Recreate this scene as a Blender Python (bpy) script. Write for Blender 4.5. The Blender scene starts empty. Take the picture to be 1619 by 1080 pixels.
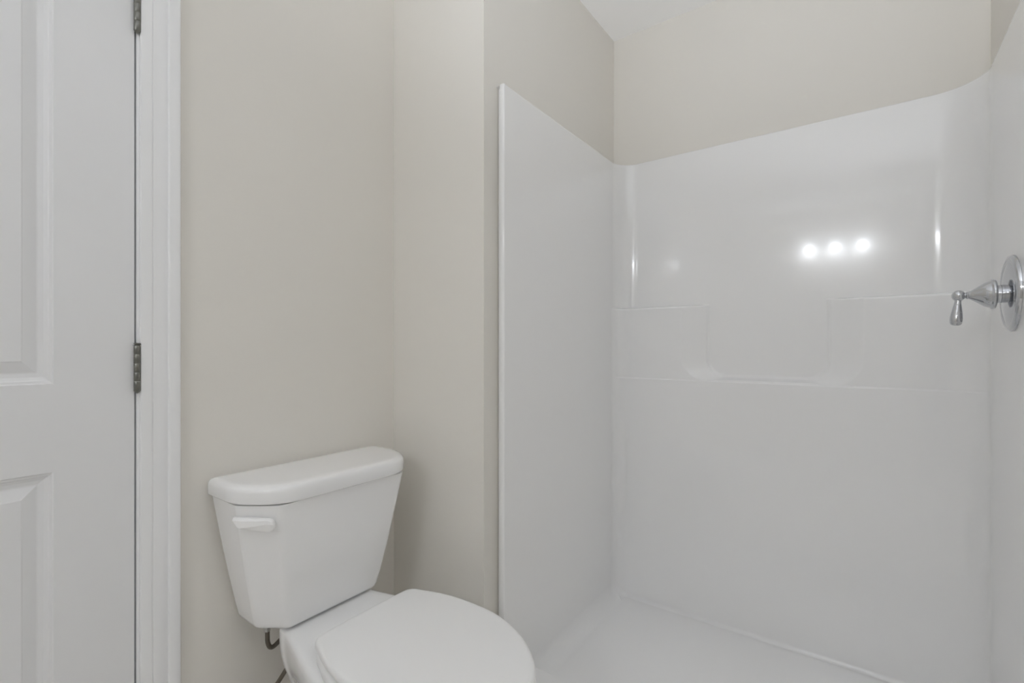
import bpy, bmesh, math
from mathutils import Vector, Matrix

sc = bpy.context.scene
COL = sc.collection

# ------------------------------------------------------------------ camera, world, exposure
CAM_H = 1.093
cd = bpy.data.cameras.new('camera')
cd.sensor_width = 36.0
cd.lens = 762.0 / 1619.0 * 36.0
cd.shift_y = 8.0 / 1619.0
cd.clip_start = 0.02
cam = bpy.data.objects.new('camera', cd)
cam.location = (0, 0, CAM_H)
cam.rotation_euler = (math.radians(90), 0, math.radians(36.24))
COL.objects.link(cam)
sc.camera = cam

w = bpy.data.worlds.new('world')
sc.world = w
w.use_nodes = True
w.node_tree.nodes['Background'].inputs[0].default_value = (0.95, 0.97, 1.0, 1)
w.node_tree.nodes['Background'].inputs[1].default_value = 0.08

sc.view_settings.view_transform = 'Standard'
sc.view_settings.look = 'None'
sc.view_settings.exposure = 0.87
sc.view_settings.gamma = 1.0
sc.view_settings.use_curve_mapping = False

sc.cycles.max_bounces = 24
sc.cycles.diffuse_bounces = 20
sc.cycles.glossy_bounces = 8

# assumed, unseen flash added behind the camera, bounced off the ceiling for flatter light
fl = bpy.data.lights.new('added_bounce_light', 'SPOT')
fl.energy = 60.0
fl.color = (0.94, 0.985, 1.065)
fl.spot_size = math.radians(96)
fl.spot_blend = 1.0
fl.shadow_soft_size = 0.06
flo = bpy.data.objects.new('added_bounce_light', fl)
flo.location = (0.20, -0.50, 1.15)
flo.rotation_euler = Vector((-0.12, 0.62, 1.0)).to_track_quat('-Z', 'Y').to_euler()
COL.objects.link(flo)

BULB = 72.0          # glow of the vanity light's globes

# ------------------------------------------------------------------ room dimensions (metres)
XW = -1.3187     # toilet / door wall
Y1 = 1.1069      # jog wall beside the toilet
X1 = -0.9151     # painted wall left of shower
Y2 = 2.0258      # wall behind shower
XR = 0.3060      # wall right of shower
XE = 1.50        # far right wall of the room
YF = -1.70       # wall behind the camera
ZC = 2.4695      # ceiling


# ------------------------------------------------------------------ materials
def mat(name, col, rough=0.5, metal=0.0, spec=0.5, coat=0.0, bump=0.0, bscale=200.0, var=0.0, vscale=2.0, emit=0.0):
    m = bpy.data.materials.new(name)
    m.use_nodes = True
    nt = m.node_tree
    b = nt.nodes['Principled BSDF']
    b.inputs['Base Color'].default_value = (*col, 1)
    b.inputs['Roughness'].default_value = rough
    b.inputs['Metallic'].default_value = metal
    b.inputs['Specular IOR Level'].default_value = spec
    b.inputs['Coat Weight'].default_value = coat
    b.inputs['Coat Roughness'].default_value = 0.03
    tc = nt.nodes.new('ShaderNodeTexCoord')
    if var > 0:
        n = nt.nodes.new('ShaderNodeTexNoise')
        n.inputs['Scale'].default_value = vscale
        n.inputs['Detail'].default_value = 3
        nt.links.new(tc.outputs['Object'], n.inputs['Vector'])
        mx = nt.nodes.new('ShaderNodeMix')
        mx.data_type = 'RGBA'
        mx.inputs[6].default_value = (*[c * (1 - var) for c in col], 1)
        mx.inputs[7].default_value = (*[min(1, c * (1 + var)) for c in col], 1)
        nt.links.new(n.outputs['Fac'], mx.inputs[0])
        nt.links.new(mx.outputs[2], b.inputs['Base Color'])
    if bump > 0:
        n2 = nt.nodes.new('ShaderNodeTexNoise')
        n2.inputs['Scale'].default_value = bscale
        n2.inputs['Detail'].default_value = 2
        nt.links.new(tc.outputs['Object'], n2.inputs['Vector'])
        bp = nt.nodes.new('ShaderNodeBump')
        bp.inputs['Strength'].default_value = bump
        bp.inputs['Distance'].default_value = 0.002
        nt.links.new(n2.outputs['Fac'], bp.inputs['Height'])
        nt.links.new(bp.outputs['Normal'], b.inputs['Normal'])
    if emit > 0:
        b.inputs['Emission Color'].default_value = (0.94, 0.985, 1.065, 1)
        b.inputs['Emission Strength'].default_value = emit
    return m


M_WALL = mat('beige_paint', (0.768, 0.746, 0.700), 0.5, spec=0.3, bump=0.04, bscale=260, var=0.012, vscale=2.5)
M_CEIL = mat('ceiling_paint', (0.97, 0.97, 0.97), 0.8, spec=0.2, bump=0.05, bscale=180)
M_TRIM = mat('white_trim_paint', (0.85, 0.855, 0.865), 0.32, spec=0.45)
M_DOOR = mat('white_door_paint', (0.785, 0.79, 0.80), 0.38, spec=0.4, bump=0.02, bscale=300)
M_GEL = mat('white_gelcoat', (0.86, 0.86, 0.86), 0.105, spec=0.5, coat=0.4)
M_PORC = mat('white_porcelain', (0.88, 0.882, 0.885), 0.09, spec=0.5, coat=0.5)
M_SEAT = mat('white_seat_plastic', (0.87, 0.87, 0.87), 0.3, spec=0.45)
M_LEVER = mat('white_lever_plastic', (0.9, 0.9, 0.9), 0.3, spec=0.45)
M_CHROME = mat('chrome', (0.58, 0.59, 0.61), 0.045, metal=1.0)
M_HINGE = mat('satin_nickel', (0.22, 0.22, 0.20), 0.35, metal=1.0, bump=0.05, bscale=400)
M_BRAID = mat('braided_steel', (0.17, 0.15, 0.125), 0.35, metal=1.0, bump=0.6, bscale=900)
M_FLOOR = mat('floor_vinyl', (0.74, 0.72, 0.69), 0.4, spec=0.4, var=0.12, vscale=14)
M_DARK = mat('dark_void', (0.03, 0.03, 0.03), 0.9)
M_GLOBE = mat('frosted_globe', (0.9, 0.9, 0.9), 0.4, emit=BULB)
M_BRUSH = mat('brushed_nickel', (0.6, 0.6, 0.58), 0.25, metal=1.0)


# ------------------------------------------------------------------ helpers
def link(name, me, parent=None):
    o = bpy.data.objects.new(name, me)
    COL.objects.link(o)
    if parent is not None:
        o.parent = parent
    return o


def obj(name, bm, m, parent=None, smooth=False, angle=None, weld=True):
    if weld:
        bmesh.ops.remove_doubles(bm, verts=bm.verts, dist=1e-6)
    bmesh.ops.recalc_face_normals(bm, faces=bm.faces)
    me = bpy.data.meshes.new(name)
    bm.to_mesh(me)
    bm.free()
    me.materials.append(m)
    if smooth:
        me.polygons.foreach_set('use_smooth', [True] * len(me.polygons))
        if angle is not None:
            me.set_sharp_from_angle(angle=math.radians(angle))
    return link(name, me, parent)


def tag(o, label=None, cat=None, group=None, kind=None):
    if label: o['label'] = label
    if cat: o['category'] = cat
    if group: o['group'] = group
    if kind: o['kind'] = kind
    return o


def thing(name, label, cat, loc=(0, 0, 0), group=None, kind=None):
    o = bpy.data.objects.new(name, None)
    o.empty_display_size = 0.05
    o.location = loc
    COL.objects.link(o)
    return tag(o, label, cat, group, kind)


def box(bm, x0, x1, y0, y1, z0, z1, bev=0.0):
    r = bmesh.ops.create_cube(bm, size=1.0)
    for v in r['verts']:
        v.co = Vector(((x0 + x1) / 2 + v.co.x * (x1 - x0), (y0 + y1) / 2 + v.co.y * (y1 - y0), (z0 + z1) / 2 + v.co.z * (z1 - z0)))
    if bev > 0:
        es = list({e for v in r['verts'] for e in v.link_edges})
        bmesh.ops.bevel(bm, geom=es, offset=bev, segments=2, affect='EDGES')


def loft(bm, rings, cap0=True, cap1=True, closed=False, wrap=True):
    """rings: lists of points of equal length"""
    vr = [[bm.verts.new(p) for p in r] for r in rings]
    n = len(rings[0])
    m = len(vr)
    for i in range(m if closed else m - 1):
        a, b = vr[i], vr[(i + 1) % m]
        for j in range(n if wrap else n - 1):
            k = (j + 1) % n
            bm.faces.new((a[j], a[k], b[k], b[j]))
    if not closed:
        if cap0: bm.faces.new(vr[0])
        if cap1: bm.faces.new(vr[-1])


def lathe(bm, prof, origin, axis, n=40, cap=True):
    """prof: (distance along axis, radius)"""
    ax = Vector(axis).normalized()
    t = Vector((0, 0, 1)) if abs(ax.z) < 0.9 else Vector((1, 0, 0))
    u = ax.cross(t).normalized()
    v = ax.cross(u)
    o = Vector(origin)
    rings = []
    for d, r in prof:
        rings.append([o + ax * d + (u * math.cos(2 * math.pi * k / n) + v * math.sin(2 * math.pi * k / n)) * r for k in range(n)])
    loft(bm, rings, cap, cap)


def spline(pts, per=10):
    P = [Vector(p) for p in pts]
    out = []
    for i in range(len(P) - 1):
        p0 = P[i - 1] if i > 0 else 2 * P[0] - P[1]
        p1, p2 = P[i], P[i + 1]
        p3 = P[i + 2] if i + 2 < len(P) else 2 * P[-1] - P[-2]
        for k in range(per):
            t = k / per
            out.append(0.5 * ((2 * p1) + (p2 - p0) * t + (2 * p0 - 5 * p1 + 4 * p2 - p3) * t * t + (3 * p1 - p0 - 3 * p2 + p3) * t ** 3))
    out.append(P[-1])
    return out


def tube(bm, pts, r, n=14):
    rings = []
    prev = None
    for i, p in enumerate(pts):
        d = (pts[min(i + 1, len(pts) - 1)] - pts[max(i - 1, 0)]).normalized()
        if prev is None:
            t = Vector((0, 0, 1)) if abs(d.z) < 0.9 else Vector((1, 0, 0))
            u = d.cross(t).normalized()
        else:
            u = (prev - d * prev.dot(d)).normalized()
        prev = u
        v = d.cross(u)
        rr = r(i / (len(pts) - 1)) if callable(r) else r
        rings.append([p + (u * math.cos(2 * math.pi * k / n) + v * math.sin(2 * math.pi * k / n)) * rr for k in range(n)])
    loft(bm, rings)


def sstep(a, b, x):
    t = min(1, max(0, (x - a) / (b - a)))
    return t * t * (3 - 2 * t)


def rounded(poly, radii, seg=6):
    """round the corners of a 2-D polygon; fixed point count"""
    out = []
    n = len(poly)
    for i in range(n):
        p = Vector(poly[i]); a = Vector(poly[i - 1]); b = Vector(poly[(i + 1) % n])
        d1 = (a - p); d2 = (b - p)
        l1, l2 = d1.length, d2.length
        d1.normalize(); d2.normalize()
        ang = math.acos(max(-1, min(1, d1.dot(d2))))
        t = radii[i] / math.tan(ang / 2)
        t = min(t, 0.48 * l1, 0.48 * l2)
        s = p + d1 * t; e = p + d2 * t
        for k in range(seg + 1):
            q = k / seg
            out.append((1 - q) ** 2 * s + 2 * q * (1 - q) * p + q * q * e)
    return out


# ------------------------------------------------------------------ room shell
def struct(name, boxes, m, label=None):
    bm = bmesh.new()
    for b in boxes:
        box(bm, *b)
    o = obj(name, bm, m, weld=False)
    return tag(o, label, None, None, 'structure')


T = 0.12
DY0, DY1, DZ = -0.392, 0.3925, 2.062      # door rough opening
struct('floor', [(XW - T, XE + T, YF - T, Y2 + T, -0.1, 0.0)], M_FLOOR)
struct('ceiling', [(XW - T, XE + T, YF - T, Y2 + T, ZC, ZC + 0.1)], M_CEIL)
struct('wall_left', [(XW - T, XW, YF - T, DY0, 0, ZC), (XW - T, XW, DY1, Y1, 0, ZC), (XW - T, XW, DY0, DY1, DZ, ZC)], M_WALL)
struct('wall_back_left', [(XW - T, X1, Y1, Y2, 0, ZC)], M_WALL)
struct('wall_back', [(XW - T, XE + T, Y2, Y2 + T, 0, ZC)], M_WALL)
struct('wall_back_right', [(XR, XE + T, Y1, Y2, 0, ZC)], M_WALL)
struct('wall_right', [(XE, XE + T, YF - T, Y1, 0, ZC)], M_WALL)
# added doorway behind the camera, only there to give chrome a darker reflection
struct('wall_front', [(XW, 0.45, YF - T, YF, 0, ZC), (1.30, XE, YF - T, YF, 0, ZC), (0.45, 1.30, YF - T, YF, 2.06, ZC)], M_WALL)


def baseboard(name, x0, y0, x1, y1, nx, ny):
    bm = bmesh.new()
    prof = [(0, 0), (0.012, 0), (0.012, 0.07), (0.009, 0.078), (0.006, 0.083), (0, 0.086)]
    rings = [[(px + nx * d, py + ny * d, z) for d, z in prof] for px, py in ((x0, y0), (x1, y1))]
    loft(bm, rings)
    tag(obj(name, bm, M_TRIM), None, None, None, 'structure')


baseboard('baseboard_left', XW, 0.458, XW, Y1, 1, 0)
baseboard('baseboard_back', XW + 0.012, Y1, X1, Y1, 0, -1)

# ------------------------------------------------------------------ door, jamb, casing
door = tag(bpy.data.objects.new('door_1', None), 'white painted panel door with dark hinges at left', 'door', None, 'structure')
door.location = (XW, 0, 0)
COL.objects.link(door)


def local(bm, root):
    bmesh.ops.translate(bm, verts=bm.verts, vec=-Vector(root.location))
    return bm


LY0, LY1, LZ0, LZ1 = -0.388, 0.3705, 0.012, 2.042
bm = bmesh.new()
XF = XW - 0.001
# back and sides of the leaf
x_b = XF - 0.035
PY0, PY1 = LY0 + 0.133, LY1 - 0.133
panels = [(0.26, 0.840), (1.018, 1.905)]
PROF = [(0.0, 0.0), (0.002, 0.0025), (0.006, 0.0035), (0.008, 0.0055), (0.014, 0.0085), (0.021, 0.0100), (0.0235, 0.0100), (0.026, 0.0092), (0.044, 0.0028), (0.0465, 0.0015), (0.048, 0.0015)]


def quad(bm, pts):
    bm.faces.new([bm.verts.new(p) for p in pts])


def fr(y0, y1, z0, z1):
    quad(bm, [(XF, y0, z0), (XF, y1, z0), (XF, y1, z1), (XF, y0, z1)])


fr(LY0, PY0, LZ0, LZ1); fr(PY1, LY1, LZ0, LZ1)
zz = [LZ0] + [z for p in panels for z in p] + [LZ1]
for i in range(0, len(zz), 2):
    fr(PY0, PY1, zz[i], zz[i + 1])
for z0, z1 in panels:
    rings = [[(XF - d, PY0 + q, z0 + q), (XF - d, PY1 - q, z0 + q), (XF - d, PY1 - q, z1 - q), (XF - d, PY0 + q, z1 - q)] for q, d in PROF]
    loft(bm, rings, False, True)
for a, b in (((LY0, LZ0), (LY1, LZ0)), ((LY1, LZ0), (LY1, LZ1)), ((LY1, LZ1), (LY0, LZ1)), ((LY0, LZ1), (LY0, LZ0))):
    quad(bm, [(XF, a[0], a[1]), (XF, b[0], b[1]), (x_b, b[0], b[1]), (x_b, a[0], a[1])])
quad(bm, [(x_b, LY0, LZ0), (x_b, LY1, LZ0), (x_b, LY1, LZ1), (x_b, LY0, LZ1)])
obj('leaf', local(bm, door), M_DOOR, door)

def cyl(bm, cx, cy, z0, z1, r, n=20):
    lathe(bm, [(0, r * 0.97), (0.0003, r), (z1 - z0 - 0.0003, r), (z1 - z0, r * 0.97)], (cx, cy, z0), (0, 0, 1), n)


def hinge(z0):
    hx, hy, r = XW + 0.0065, 0.3735, 0.0064
    bm = bmesh.new()
    L = 0.099
    ks = L / 5
    for k in range(5):
        cyl(bm, hx, hy, z0 + k * ks, z0 + (k + 1) * ks - 0.0003, r)
    # leaf edges folding into the gap between door and jamb
    box(bm, XW - 0.030, XW + 0.003, 0.3706, 0.3719, z0, z0 + L)
    box(bm, XW - 0.030, XW + 0.003, 0.3722, 0.3734, z0, z0 + L)
    h = obj('hinge', local(bm, door), M_HINGE, door, True, 40, False)
    h['label'] = 'dark satin nickel hinge'
    bm = bmesh.new()
    lathe(bm, [(0, 0.003), (0.002, 0.003), (0.0035, 0.0062), (0.0055, 0.0068), (0.0065, 0.005)], (hx, hy, z0 + L - 0.0005), (0, 0, 1), 20)
    lathe(bm, [(0, 0.0066), (0.002, 0.0064), (0.007, 0.002), (0.0078, 0.0008)], (hx, hy, z0), (0, 0, -1), 20)
    obj('hinge_pin', local(bm, door), M_HINGE, h, True, 40, False)


for z0 in (0.996, 1.800, 0.2):
    hinge(z0)

# jamb with stop
JY0, JY1, JZ = -0.391, 0.3740, 2.0455
bm = bmesh.new()
for (a, b, c, d, e, f) in ((XW - T, XW, JY1, JY1 + 0.018, 0, JZ + 0.016), (XW - T, XW, DY0 - 0.0001, JY0, 0, JZ + 0.016),
                           (XW - T, XW, JY0, JY1, JZ, JZ + 0.016),
                           (XW - T, XW - 0.038, JY1 - 0.012, JY1, 0, JZ), (XW - T, XW - 0.038, JY0, JY0 + 0.012, 0, JZ)):
    box(bm, a, b, c, d, e, f)
tag(obj('trim_1', bm, M_TRIM, weld=False), None, None, None, 'structure')
struct('door_light_block', [(XW - T - 0.01, XW - T + 0.002, DY0, DY1, 0, DZ)], M_DARK)  # unseen dark sheet added behind the door to keep light out of the gaps

# casing
CY1, CY0, CZ = 0.3790, -0.396, 2.0505
CP = [(0, 0), (0, 0.0075), (0.0015, 0.0095), (0.006, 0.0105), (0.0205, 0.0110), (0.0215, 0.0090), (0.0228, 0.0090), (0.0238, 0.0112),
      (0.030, 0.0125), (0.038, 0.0125), (0.046, 0.0105), (0.0505, 0.0085), (0.052, 0.0085), (0.0525, 0.0135), (0.0545, 0.0160), (0.058, 0.0172),
      (0.066, 0.0172), (0.073, 0.0165), (0.076, 0.0150), (0.0775, 0.0120), (0.0775, 0)]
bm = bmesh.new()
rings = [[(XW + t, CY1 + q, 0) for q, t in CP], [(XW + t, CY1 + q, CZ + q) for q, t in CP],
         [(XW + t, CY0 - q, CZ + q) for q, t in CP], [(XW + t, CY0 - q, 0) for q, t in CP]]
loft(bm, rings)
tag(obj('trim_3', bm, M_TRIM, None, True, 28), None, None, None, 'structure')

# ------------------------------------------------------------------ shower stall
stall = thing('shower_stall', 'glossy white one-piece shower stall with moulded corner shelves', 'shower', ((X1 + XR) / 2, 1.6, 0))
SXL, SXR, SYB, SYF = -0.879, 0.287, 2.013, 1.163
RIM = 1.885
PAN = 0.020
XC = (SXL + SXR) / 2
LOWY = 1.966


def profile_curve(yb, Rl, Rr, slx, srx):
    """param list of ((x,y),(nx,ny),zone) inside outline from left front to right front"""
    out = []
    nL = 40
    for i in range(nL):
        t = i / nL
        out.append(((slx, SYF + (yb - Rl - SYF) * t), (1, 0), 0.0))
    nc = 22
    for i in range(nc):
        a = math.pi - (math.pi / 2) * i / nc
        out.append(((slx + Rl + Rl * math.cos(a), yb - Rl + Rl * math.sin(a)), (-math.cos(a), -math.sin(a)), i / nc))
    nb = 420
    for i in range(nb):
        x = slx + Rl + (srx - Rr - slx - Rl) * i / nb
        out.append(((x, yb), (0, -1), 1.0))
    for i in range(nc):
        a = math.pi / 2 - (math.pi / 2) * i / nc
        out.append(((srx - Rr + Rr * math.cos(a), yb - Rr + Rr * math.sin(a)), (-math.cos(a), -math.sin(a)), 1 - i / nc))
    for i in range(nL + 1):
        t = i / nL
        out.append(((srx, yb - Rr + (SYF - yb + Rr) * t), (-1, 0), 0.0))
    return out


UP = profile_curve(SYB, 0.085, 0.115, SXL, SXR)
LO = profile_curve(LOWY, 0.052, 0.075, SXL, SXR)
Z_LINE = 0.962
Z_TOP = 1.257
BLK = 0.87


def weight(x, z, zone):
    """0 = upper wall surface, 1 = lower wall surface"""
    lower = 1 - sstep(Z_LINE - 0.005, Z_LINE + 0.004, z)
    # U notch
    r = 0.075
    dx = abs(x - XC + 0.004) - 0.217 + r
    dz = (0.975 + r) - z
    if dx > 0 and dz > 0:
        h = math.hypot(dx, dz)
        q = h - r
        cx = dx / h
    else:
        q = max(dx, dz) - r
        cx = 1.0 if dx > dz else 0.0
    fw = 0.012 + (0.082 - 0.012) * cx * cx
    t = q / fw
    # ramp with rounded ends
    k = 0.035
    def sm(v):
        if v < -k: return 0.0
        if v < k: return (v + k) ** 2 / (4 * k)
        return v
    ramp = sm(t) - sm(t - 1)
    ramp = min(1, max(0, ramp))
    bead = 0.09 * math.exp(-(q / 0.0045) ** 2)  # bead added to draw a bright line along the notch edge
    rr_ = 0.009
    e_ = z - (Z_TOP - rr_)
    if e_ <= 0: top = 1.0
    elif e_ < rr_: top = 1 - (rr_ - math.sqrt(max(0, rr_ * rr_ - e_ * e_))) / 0.0409
    else: top = (1 - rr_ / 0.0409) * (1 - sstep(0, 0.004, e_ - rr_))
    block = BLK * (ramp * top + bead * top)
    return max(lower, block) if lower < 1 else 1.0


zs = []
def zr(a, b, n):
    for i in range(n):
        zs.append(a + (b - a) * i / n)
zr(0.12, 0.94, 30); zr(0.94, 1.03, 50); zr(1.03, 1.235, 24); zr(1.235, 1.247, 4); zr(1.247, 1.263, 24); zr(1.263, 1.275, 4); zr(1.275, 1.87, 20); zr(1.87, RIM, 4); zs.append(RIM)

rings = []
n = len(UP)
# floor fillet rows
NF = 14
for k in range(NF):
    a = math.pi / 2 * k / NF
    row = []
    for (p, nrm, zone) in LO:
        z_s = sstep(0.35, 1.0, zone)
        Rf = 0.055 * (1 - z_s) + 0.014 * z_s
        off = Rf * (1 - math.sin(a))
        zf = PAN + Rf * (1 - math.cos(a)) if False else PAN + Rf - Rf * math.cos(a)
        row.append((p[0] + nrm[0] * off, p[1] + nrm[1] * off, zf))
    rings.append(row)
rings.append([(p[0], p[1], PAN + 0.055 * (1 - sstep(0.35, 1.0, zone)) + 0.014 * sstep(0.35, 1.0, zone)) for (p, nrm, zone) in LO])
for z in zs:
    row = []
    for i in range(n):
        (ux, uy), un, uz = UP[i]
        (lx, ly), ln, lz = LO[i]
        wgt = weight(lx if uz >= 1 else ux, z, uz)
        row.append((ux + (lx - ux) * wgt, uy + (ly - uy) * wgt, z))
    rings.append(row)
# rim: small round, then a ledge out to the painted wall
for (o_, dz) in ((0.0008, 0.0015), (0.0025, 0.0025), (0.005, 0.003)):
    rings.append([(p[0] - nr[0] * o_, p[1] - nr[1] * o_, RIM + dz) for (p, nr, zn) in UP])
WXL, WXR, WYB = X1 + 0.0016, XR - 0.0016, Y2 - 0.0016
led = []
for i, (p, nr, zn) in enumerate(UP):
    x, y = p
    if zn == 0.0: q = (WXL, y) if nr[0] > 0 else (WXR, y)
    elif zn >= 1.0: q = (x, WYB)
    else:
        d = Vector((-nr[0], -nr[1]))
        tx = ((WXL if d.x < 0 else WXR) - x) / d.x if abs(d.x) > 1e-6 else 9
        ty = (WYB - y) / d.y if abs(d.y) > 1e-6 else 9
        t_ = min(tx, ty)
        q = (x + d.x * t_, y + d.y * t_)
    led.append((q[0], q[1], RIM + 0.003))
rings.append(led)
bm = bmesh.new()
loft(bm, rings, False, False, False, False)
local(bm, stall)
obj('wall_surround', bm, M_GEL, stall, True)

# rounded front nose of each side panel
for s, xi, xw in ((1, SXL, WXL), (-1, SXR, WXR)):
    bm = bmesh.new()
    pr = []
    rr = 0.005
    for k in range(7):
        a = math.pi / 2 * k / 6
        pr.append((xi - s * rr + s * rr * math.cos(a), SYF - rr * math.sin(a)))
    pr += [(xi - s * 0.014, SYF - 0.0055), (xi - s * 0.0162, SYF - 0.0045), (xi - s * 0.0168, SYF - 0.001), (xi - s * 0.0170, SYF + 0.012), (xw, SYF + 0.0135), (xw, SYF + 0.02), (xi - s * 0.0012, SYF + 0.02), (xi - s * 0.0012, SYF + 0.0004)]
    loft(bm, [[(x, y, PAN) for x, y in pr], [(x, y, RIM + 0.003) for x, y in pr]], True, True)
    local(bm, stall)
    e = obj('front_flange', bm, M_GEL, stall, True, 35)

# pan with front curb
bm = bmesh.new()
prof = [(LOWY + 0.03, PAN - 0.0004), (1.40, PAN - 0.0004), (1.278, PAN - 0.0004), (1.268, PAN + 0.000), (1.260, PAN + 0.010), (1.252, 0.085), (1.246, 0.100), (1.236, 0.108),
        (1.195, 0.108), (1.180, 0.104), (1.172, 0.095), (1.167, 0.010), (1.167, 0.001), (LOWY + 0.03, 0.001)]
xa, xb = SXL + 0.0005, SXR - 0.0005
loft(bm, [[(xa, y, z) for y, z in prof], [(xb, y, z) for y, z in prof]])
local(bm, stall)
obj('shower_pan', bm, M_GEL, stall, True, 30)

bm = bmesh.new()
lathe(bm, [(0.0, 0.055), (0.002, 0.0545), (0.003, 0.050), (0.0025, 0.045), (0.0028, 0.010)], (XC, 1.56, PAN - 0.0002), (0, 0, 1), 40)
local(bm, stall)
obj('drain', bm, M_CHROME, stall, True, 50)['label'] = 'chrome drain cover'

# ------------------------------------------------------------------ shower valve
VY, VZ = 1.648, 1.221
valve = thing('shower_valve', 'chrome shower valve with bell handle and drop lever on right shower wall', 'faucet', (SXR, VY, VZ))
bm = bmesh.new()
R = 0.092
lathe(bm, [(0.0003, R - 0.002), (0.0003, R), (0.004, R), (0.008, R - 0.002), (0.0105, R - 0.008), (0.0095, R - 0.012), (0.0085, R - 0.014), (0.0095, R - 0.017),
           (0.013, 0.055), (0.015, 0.035), (0.015, 0.016)], (0, 0, 0), (-1, 0, 0), 64)
obj('escutcheon', bm, M_CHROME, valve, True, 60)
bm = bmesh.new()
lathe(bm, [(0.010, 0.0215), (0.012, 0.022), (0.026, 0.022), (0.042, 0.0215), (0.044, 0.016)], (0, 0, 0), (-1, 0, 0), 48)
obj('stem_sleeve', bm, M_CHROME, valve, True, 40)
bm = bmesh.new()
lathe(bm, [(0.030, 0.024), (0.0305, 0.034), (0.0325, 0.0365), (0.036, 0.0370), (0.0385, 0.0355), (0.0395, 0.033), (0.041, 0.0325), (0.045, 0.0315), (0.051, 0.0285), (0.058, 0.0235), (0.065, 0.0180),
           (0.072, 0.0130), (0.077, 0.0098), (0.0795, 0.0086), (0.0805, 0.0092), (0.0825, 0.0092), (0.0835, 0.0072), (0.086, 0.0064), (0.090, 0.0062)], (0, 0, 0), (-1, 0, 0), 48)
h = obj('handle', bm, M_CHROME, valve, True, 50)
bm = bmesh.new()
bmesh.ops.create_uvsphere(bm, u_segments=32, v_segments=20, radius=0.0138, matrix=Matrix.Translation((-0.097, 0, 0)))
obj('ball_end', bm, M_CHROME, h, True)
bm = bmesh.new()
lathe(bm, [(0.010, 0.0062), (0.0135, 0.0066), (0.016, 0.0066), (0.024, 0.0076), (0.034, 0.0094), (0.046, 0.0114), (0.056, 0.0126), (0.063, 0.0128), (0.069, 0.0118), (0.073, 0.0095), (0.0750, 0.006), (0.0755, 0.002)],
      (-0.097, 0, 0), (-0.075, 0, -1), 32)
obj('lever', bm, M_CHROME, h, True, 60)

# ------------------------------------------------------------------ toilet
TY = 0.7640
toilet = thing('toilet', 'white two-piece toilet with closed lid standing against the beige wall', 'toilet', (XW, TY, 0))


def plan(hw, uf, cu, cv, u0=0.012, bow=0.004):
    P = [(u0, -hw), (uf - cu, -hw), (uf, -(hw - cv)), (uf, hw - cv), (uf - cu, hw), (u0, hw)]
    Rr = [0.012, 0.05, 0.045, 0.045, 0.05, 0.012]
    return P, Rr


def plan_ring(z, hw, uf, cu, cv, inset=0.0, u0=0.012, rad=1.0):
    P, Rr = plan(hw - inset, uf - inset, cu, cv - inset * 0.25, u0 + inset)
    ring = rounded(P, [Rr[0]] + [q * rad for q in Rr[1:5]] + [Rr[5]], 9)
    out = []
    for q in ring:
        u, v = q
        if u > 0.1:
            u += 0.004 * (1 - (v / hw) ** 2)
        out.append((u, v, z))
    return out


def tank_dims(z):
    t = (z - 0.39) / (0.722 - 0.39)
    t = max(t, 0.0) ** 0.85
    return (0.176 + 0.067 * t, 0.167 + 0.059 * t, 0.062 + 0.018 * t, 0.046 + 0.013 * t)


bm = bmesh.new()
rg = []
for z, ins in ((0.3890, 0.024), (0.3893, 0.016), (0.3910, 0.009), (0.3955, 0.0035), (0.4015, 0.0008), (0.410, 0), (0.44, 0), (0.52, 0), (0.59, 0), (0.66, 0), (0.7245, 0)):
    rg.append(plan_ring(z, *tank_dims(z), ins, 0.014, 0.45))
loft(bm, rg)
tank = obj('tank', bm, M_PORC, toilet, True, 50)
bm = bmesh.new()
rg = []
for z, ins in ((0.7262, 0.020), (0.7258, 0.010), (0.7262, 0.005), (0.7285, 0.0015), (0.732, 0.0), (0.754, 0.0), (0.7600, 0.0010), (0.7645, 0.0035), (0.7675, 0.007), (0.7694, 0.0115), (0.7701, 0.0165), (0.7704, 0.022), (0.7706, 0.035)):
    rg.append(plan_ring(z, 0.2505, 0.236, 0.088, 0.066, ins, 0.006, 2.6))
loft(bm, rg)
obj('tank_lid', bm, M_PORC, toilet, True, 60)

# flush lever on the left chamfer of the tank
hw, uf, cu, cv = tank_dims(0.68)
pA = Vector((uf - cu, -hw, 0)); pB = Vector((uf, -(hw - cv), 0))
cdir = (pB - pA).normalized()                    # along chamfer towards the front
cn = Vector((cdir.y * -1, cdir.x, 0))
if cn.y > 0: cn = -cn
cn = Vector((cdir.y, -cdir.x, 0)).normalized()
piv = pA + cdir * 0.074 + Vector((0, 0, 0.682))
bm = bmesh.new()
lathe(bm, [(-0.004, 0.0135), (0.003, 0.0135), (0.005, 0.0125), (0.0055, 0.009), (0.010, 0.009)], piv, cn, 28)
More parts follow.
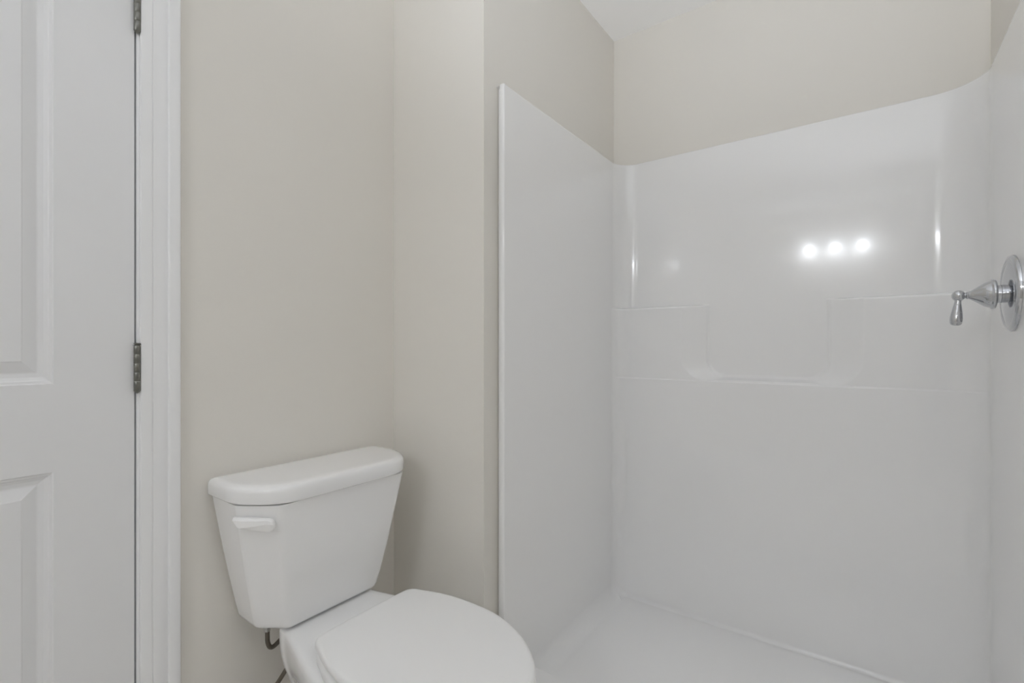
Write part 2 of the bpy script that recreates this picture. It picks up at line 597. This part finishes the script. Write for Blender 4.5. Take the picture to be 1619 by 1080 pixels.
# wedge-shaped paddle: sections along -cdir
secs = []
N = 26
for i in range(N + 1):
    t = 0.16 * (i / 10) ** 1.6 if i <= 10 else 0.16 + 0.84 * (i - 10) / (N - 10)
    s = -0.0165 + 0.094 * t
    if t < 0.16:
        e = math.sqrt(max(0.0, 1 - (1 - t / 0.16) ** 2))
    else:
        e = 1.0
    topz = 0.0145 * e if t < 0.16 else 0.0145 + 0.004 * (t - 0.16)
    botz = -0.0165 * e if t < 0.16 else -0.0165 + 0.0105 * ((t - 0.16) / 0.84)
    if t > 0.90:
        k = (t - 0.90) / 0.10
        topz = topz; botz = botz + 0.002 * k * k
    ridge = (0.004 if t < 0.16 else 0.005 - 0.0105 * (t - 0.16) / 0.84) * (e if t < 0.16 else 1)
    ridge = max(ridge, botz + 0.001)
    sh = cdir * (0.013 * max(0.0, (t - 0.16) / 0.84))
    thick = 0.014 * (0.5 + 0.5 * e) if t < 0.16 else 0.014 + 0.004 * math.sin(math.pi * (t - 0.16) / 0.84) - 0.002 * t
    o = piv - cdir * s + cn * 0.008
    sec = [o + Vector((0, 0, topz)), o + cn * thick * 0.55 + Vector((0, 0, topz)), o + cn * (thick * 0.9) + Vector((0, 0, topz * 0.75 + ridge * 0.25)),
           o + sh * 0.9 + cn * thick + Vector((0, 0, ridge)), o + sh + cn * (thick * 0.62) + Vector((0, 0, botz * 0.9 + ridge * 0.1)), o + sh + Vector((0, 0, botz))]
    secs.append(sec)
loft(bm, secs)
lv = obj('flush_lever', bm, M_LEVER, tank, False)
bv = lv.modifiers.new('bevel', 'BEVEL'); bv.width = 0.0012; bv.segments = 3; bv.limit_method = 'ANGLE'; bv.angle_limit = math.radians(25)
lv.data.polygons.foreach_set('use_smooth', [True] * len(lv.data.polygons))
lv.data.set_sharp_from_angle(angle=math.radians(45))


def outline(cpts, per=8):
    """cpts: (u, half width) from rear centre round to the tip; returns full closed outline"""
    s = spline([Vector((a, b, 0)) for a, b in cpts], per)
    right = [(p.x, max(0.0, p.y)) for p in s]
    left = [(u, -v) for u, v in reversed(right[1:-1])]
    return right + left


def ring_of(ol, z, inset=0.0, vc=0.0):
    us = [p[0] for p in ol]
    um = (min(us) + max(us)) / 2
    hl = (max(us) - min(us)) / 2
    vm = max(p[1] for p in ol)
    return [(um + (u - um) * (1 - inset / hl), vc + v * (1 - inset / vm), z) for u, v in ol]


BT = [(0.110, 0), (0.110, 0.08), (0.1105, 0.112), (0.116, 0.125), (0.135, 0.1315), (0.165, 0.136), (0.22, 0.150), (0.29, 0.169), (0.36, 0.185), (0.45, 0.194), (0.55, 0.192), (0.64, 0.168), (0.71, 0.125), (0.752, 0.070), (0.762, 0.03), (0.763, 0)]
BB = [(0.16, 0), (0.16, 0.05), (0.162, 0.075), (0.18, 0.092), (0.22, 0.098), (0.26, 0.100), (0.30, 0.102), (0.35, 0.106), (0.40, 0.110), (0.45, 0.112), (0.50, 0.110), (0.54, 0.100), (0.575, 0.078), (0.595, 0.045), (0.60, 0.02), (0.60, 0)]
oT, oB = outline(BT), outline(BB)


def mixring(t, z, ins=0.0):
    o = [(a[0] + (b[0] - a[0]) * t, a[1] + (b[1] - a[1]) * t) for a, b in zip(oT, oB)]
    return ring_of(o, z, ins)


bm = bmesh.new()
rg = [mixring(1.0, 0.0005, -0.012), mixring(1.0, 0.02, -0.010), mixring(1.0, 0.04, 0.0), mixring(1.0, 0.11, 0.004), mixring(0.90, 0.16, 0.002), mixring(0.66, 0.21, 0), mixring(0.36, 0.255, 0), mixring(0.15, 0.29, 0), mixring(0.05, 0.318, 0), mixring(0.012, 0.34, 0),
      mixring(0, 0.36, 0.0), mixring(0, 0.374, 0.0005), mixring(0, 0.3797, 0.0025), mixring(0, 0.3830, 0.006), mixring(0, 0.3848, 0.011), mixring(0, 0.3854, 0.018), mixring(0, 0.3856, 0.03), mixring(0, 0.3857, 0.05)]
loft(bm, rg)
obj('bowl', bm, M_PORC, toilet, True, 60)
# gasket between the tank and the bowl deck
bm = bmesh.new()
g = rounded([(0.116, -0.09), (0.142, -0.09), (0.142, 0.09), (0.116, 0.09)], [0.012] * 4, 6)
loft(bm, [[(p[0], p[1], 0.3857) for p in g], [(p[0], p[1], 0.3888) for p in g]])
obj('gasket', bm, M_DARK, tank, True, 40)

LID = [(0.307, 0), (0.307, 0.06), (0.308, 0.115), (0.312, 0.137), (0.324, 0.149), (0.350, 0.158), (0.395, 0.173), (0.44, 0.182), (0.49, 0.1865), (0.54, 0.1865), (0.59, 0.181), (0.65, 0.161), (0.70, 0.135), (0.745, 0.100), (0.775, 0.066), (0.792, 0.030), (0.795, 0)]
VC = -0.005
oL = outline(LID, 8)
bm = bmesh.new()
rg = [ring_of(oL, 0.4140, 0.016, VC), ring_of(oL, 0.4136, 0.006, VC), ring_of(oL, 0.4150, 0.002, VC), ring_of(oL, 0.4185, 0, VC), ring_of(oL, 0.4255, 0.0003, VC), ring_of(oL, 0.4300, 0.002, VC), ring_of(oL, 0.4328, 0.0055, VC), ring_of(oL, 0.4343, 0.011, VC),
      ring_of(oL, 0.4350, 0.018, VC), ring_of(oL, 0.4356, 0.035, VC), ring_of(oL, 0.4364, 0.07, VC), ring_of(oL, 0.437, 0.11, VC)]
loft(bm, rg)
obj('lid', bm, M_SEAT, toilet, True, 60)
SEAT = [(a + (0.016 if i < 3 else 0.011 if i < 6 else 0.004 if i < 8 else 0), b + (0.003 if b > 0 else 0)) for i, (a, b) in enumerate(LID)]
oS = outline(SEAT, 8)
HOLE = [(0.40, 0), (0.40, 0.03), (0.402, 0.05), (0.405, 0.065), (0.412, 0.078), (0.425, 0.09), (0.45, 0.103), (0.48, 0.111), (0.51, 0.114), (0.54, 0.114), (0.58, 0.110), (0.62, 0.098), (0.66, 0.080), (0.69, 0.06), (0.71, 0.04), (0.72, 0.02), (0.722, 0)]
oH = outline(HOLE, 8)
bm = bmesh.new()
rg = [ring_of(oS, 0.3865, 0.010, VC), ring_of(oS, 0.3862, 0.004, VC), ring_of(oS, 0.3885, 0.0005, VC), ring_of(oS, 0.394, 0, VC), ring_of(oS, 0.402, 0.0008, VC), ring_of(oS, 0.4075, 0.004, VC), ring_of(oS, 0.4105, 0.010, VC), ring_of(oS, 0.4115, 0.018, VC),
      ring_of(oH, 0.4095, 0, VC), ring_of(oH, 0.400, 0.003, VC), ring_of(oH, 0.3865, 0, VC)]
loft(bm, rg, closed=True)
obj('seat', bm, M_SEAT, toilet, True, 60)
for s in (-1, 1):
    bm = bmesh.new()
    box(bm, 0.312, 0.350, VC + s * 0.075 - 0.018, VC + s * 0.075 + 0.018, 0.3855, 0.4135, 0.003)
    obj('seat_hinge', bm, M_SEAT, toilet, True, 40)

# ------------------------------------------------------------------ water supply line
hose = thing('water_supply_line', 'braided metal water supply line looping beneath the toilet tank to the wall', 'pipe', (XW, 0.60, 0.155))
def W_(u, y, z): return Vector((u, y - 0.60, z - 0.155))
bm = bmesh.new()
path = spline([W_(.080, .627, .372), W_(.080, .627, .350), W_(.0805, .628, .332), W_(.081, .634, .318), W_(.081, .645, .316), W_(.081, .668, .327), W_(.080, .70, .336), W_(.078, .728, .318), W_(.077, .728, .285), W_(.077, .700, .258), W_(.078, .660, .217), W_(.073, .625, .180), W_(.068, .606, .165)], 10)
tube(bm, path, 0.0056, 14)
obj('braided_hose', bm, M_BRAID, hose, True)
bm = bmesh.new()
lathe(bm, [(0, 0.010), (0.002, 0.0125), (0.014, 0.0125), (0.017, 0.009), (0.026, 0.007)], W_(.080, .627, .3882), (0, 0, -1), 6)
obj('coupling_nut', bm, M_BRUSH, hose, False)
bm = bmesh.new()
lathe(bm, [(0.0005, 0.026), (0.003, 0.025), (0.005, 0.010), (0.066, 0.010), (0.068, 0.008)], W_(0, .60, .155), (1, 0, 0), 28)
lathe(bm, [(0, 0.007), (0.016, 0.007), (0.018, 0.0055)], W_(.066, .600, .155), (0, .5, .8), 20)
v_ = obj('stop_valve', bm, M_CHROME, hose, True, 40)
bm = bmesh.new()
lathe(bm, [(0.066, 0.004), (0.078, 0.004), (0.078, 0.014), (0.088, 0.016), (0.092, 0.012)], W_(0, .60, .155), (1, 0, 0), 20)
obj('valve_knob', bm, M_CHROME, v_, True, 40)

# ------------------------------------------------------------------ lamps of the room
vl = thing('vanity_light', 'three globe vanity light on the wall behind the camera', 'lamp', (-0.235, YF, 2.08))
bm = bmesh.new()
box(bm, -0.30, 0.30, 0.0005, 0.022, -0.03, 0.08, 0.006)
obj('backplate', bm, M_BRUSH, vl)
for s in (-1, 0, 1):
    bm = bmesh.new()
    tube(bm, spline([(s * 0.215, 0.02, 0.03), (s * 0.215, 0.07, 0.045), (s * 0.215, 0.11, 0.03)], 8), 0.008, 12)
    lathe(bm, [(0, 0.012), (0.002, 0.024), (0.03, 0.026), (0.032, 0.02)], (s * 0.215, 0.11, 0.045), (0, 0, -1), 24)
    a_ = obj('arm', bm, M_BRUSH, vl, True, 40)
    bm = bmesh.new()
    bmesh.ops.create_uvsphere(bm, u_segments=28, v_segments=18, radius=0.032, matrix=Matrix.Translation((s * 0.215, 0.11, -0.025)))
    obj('globe', bm, M_GLOBE, vl, True)
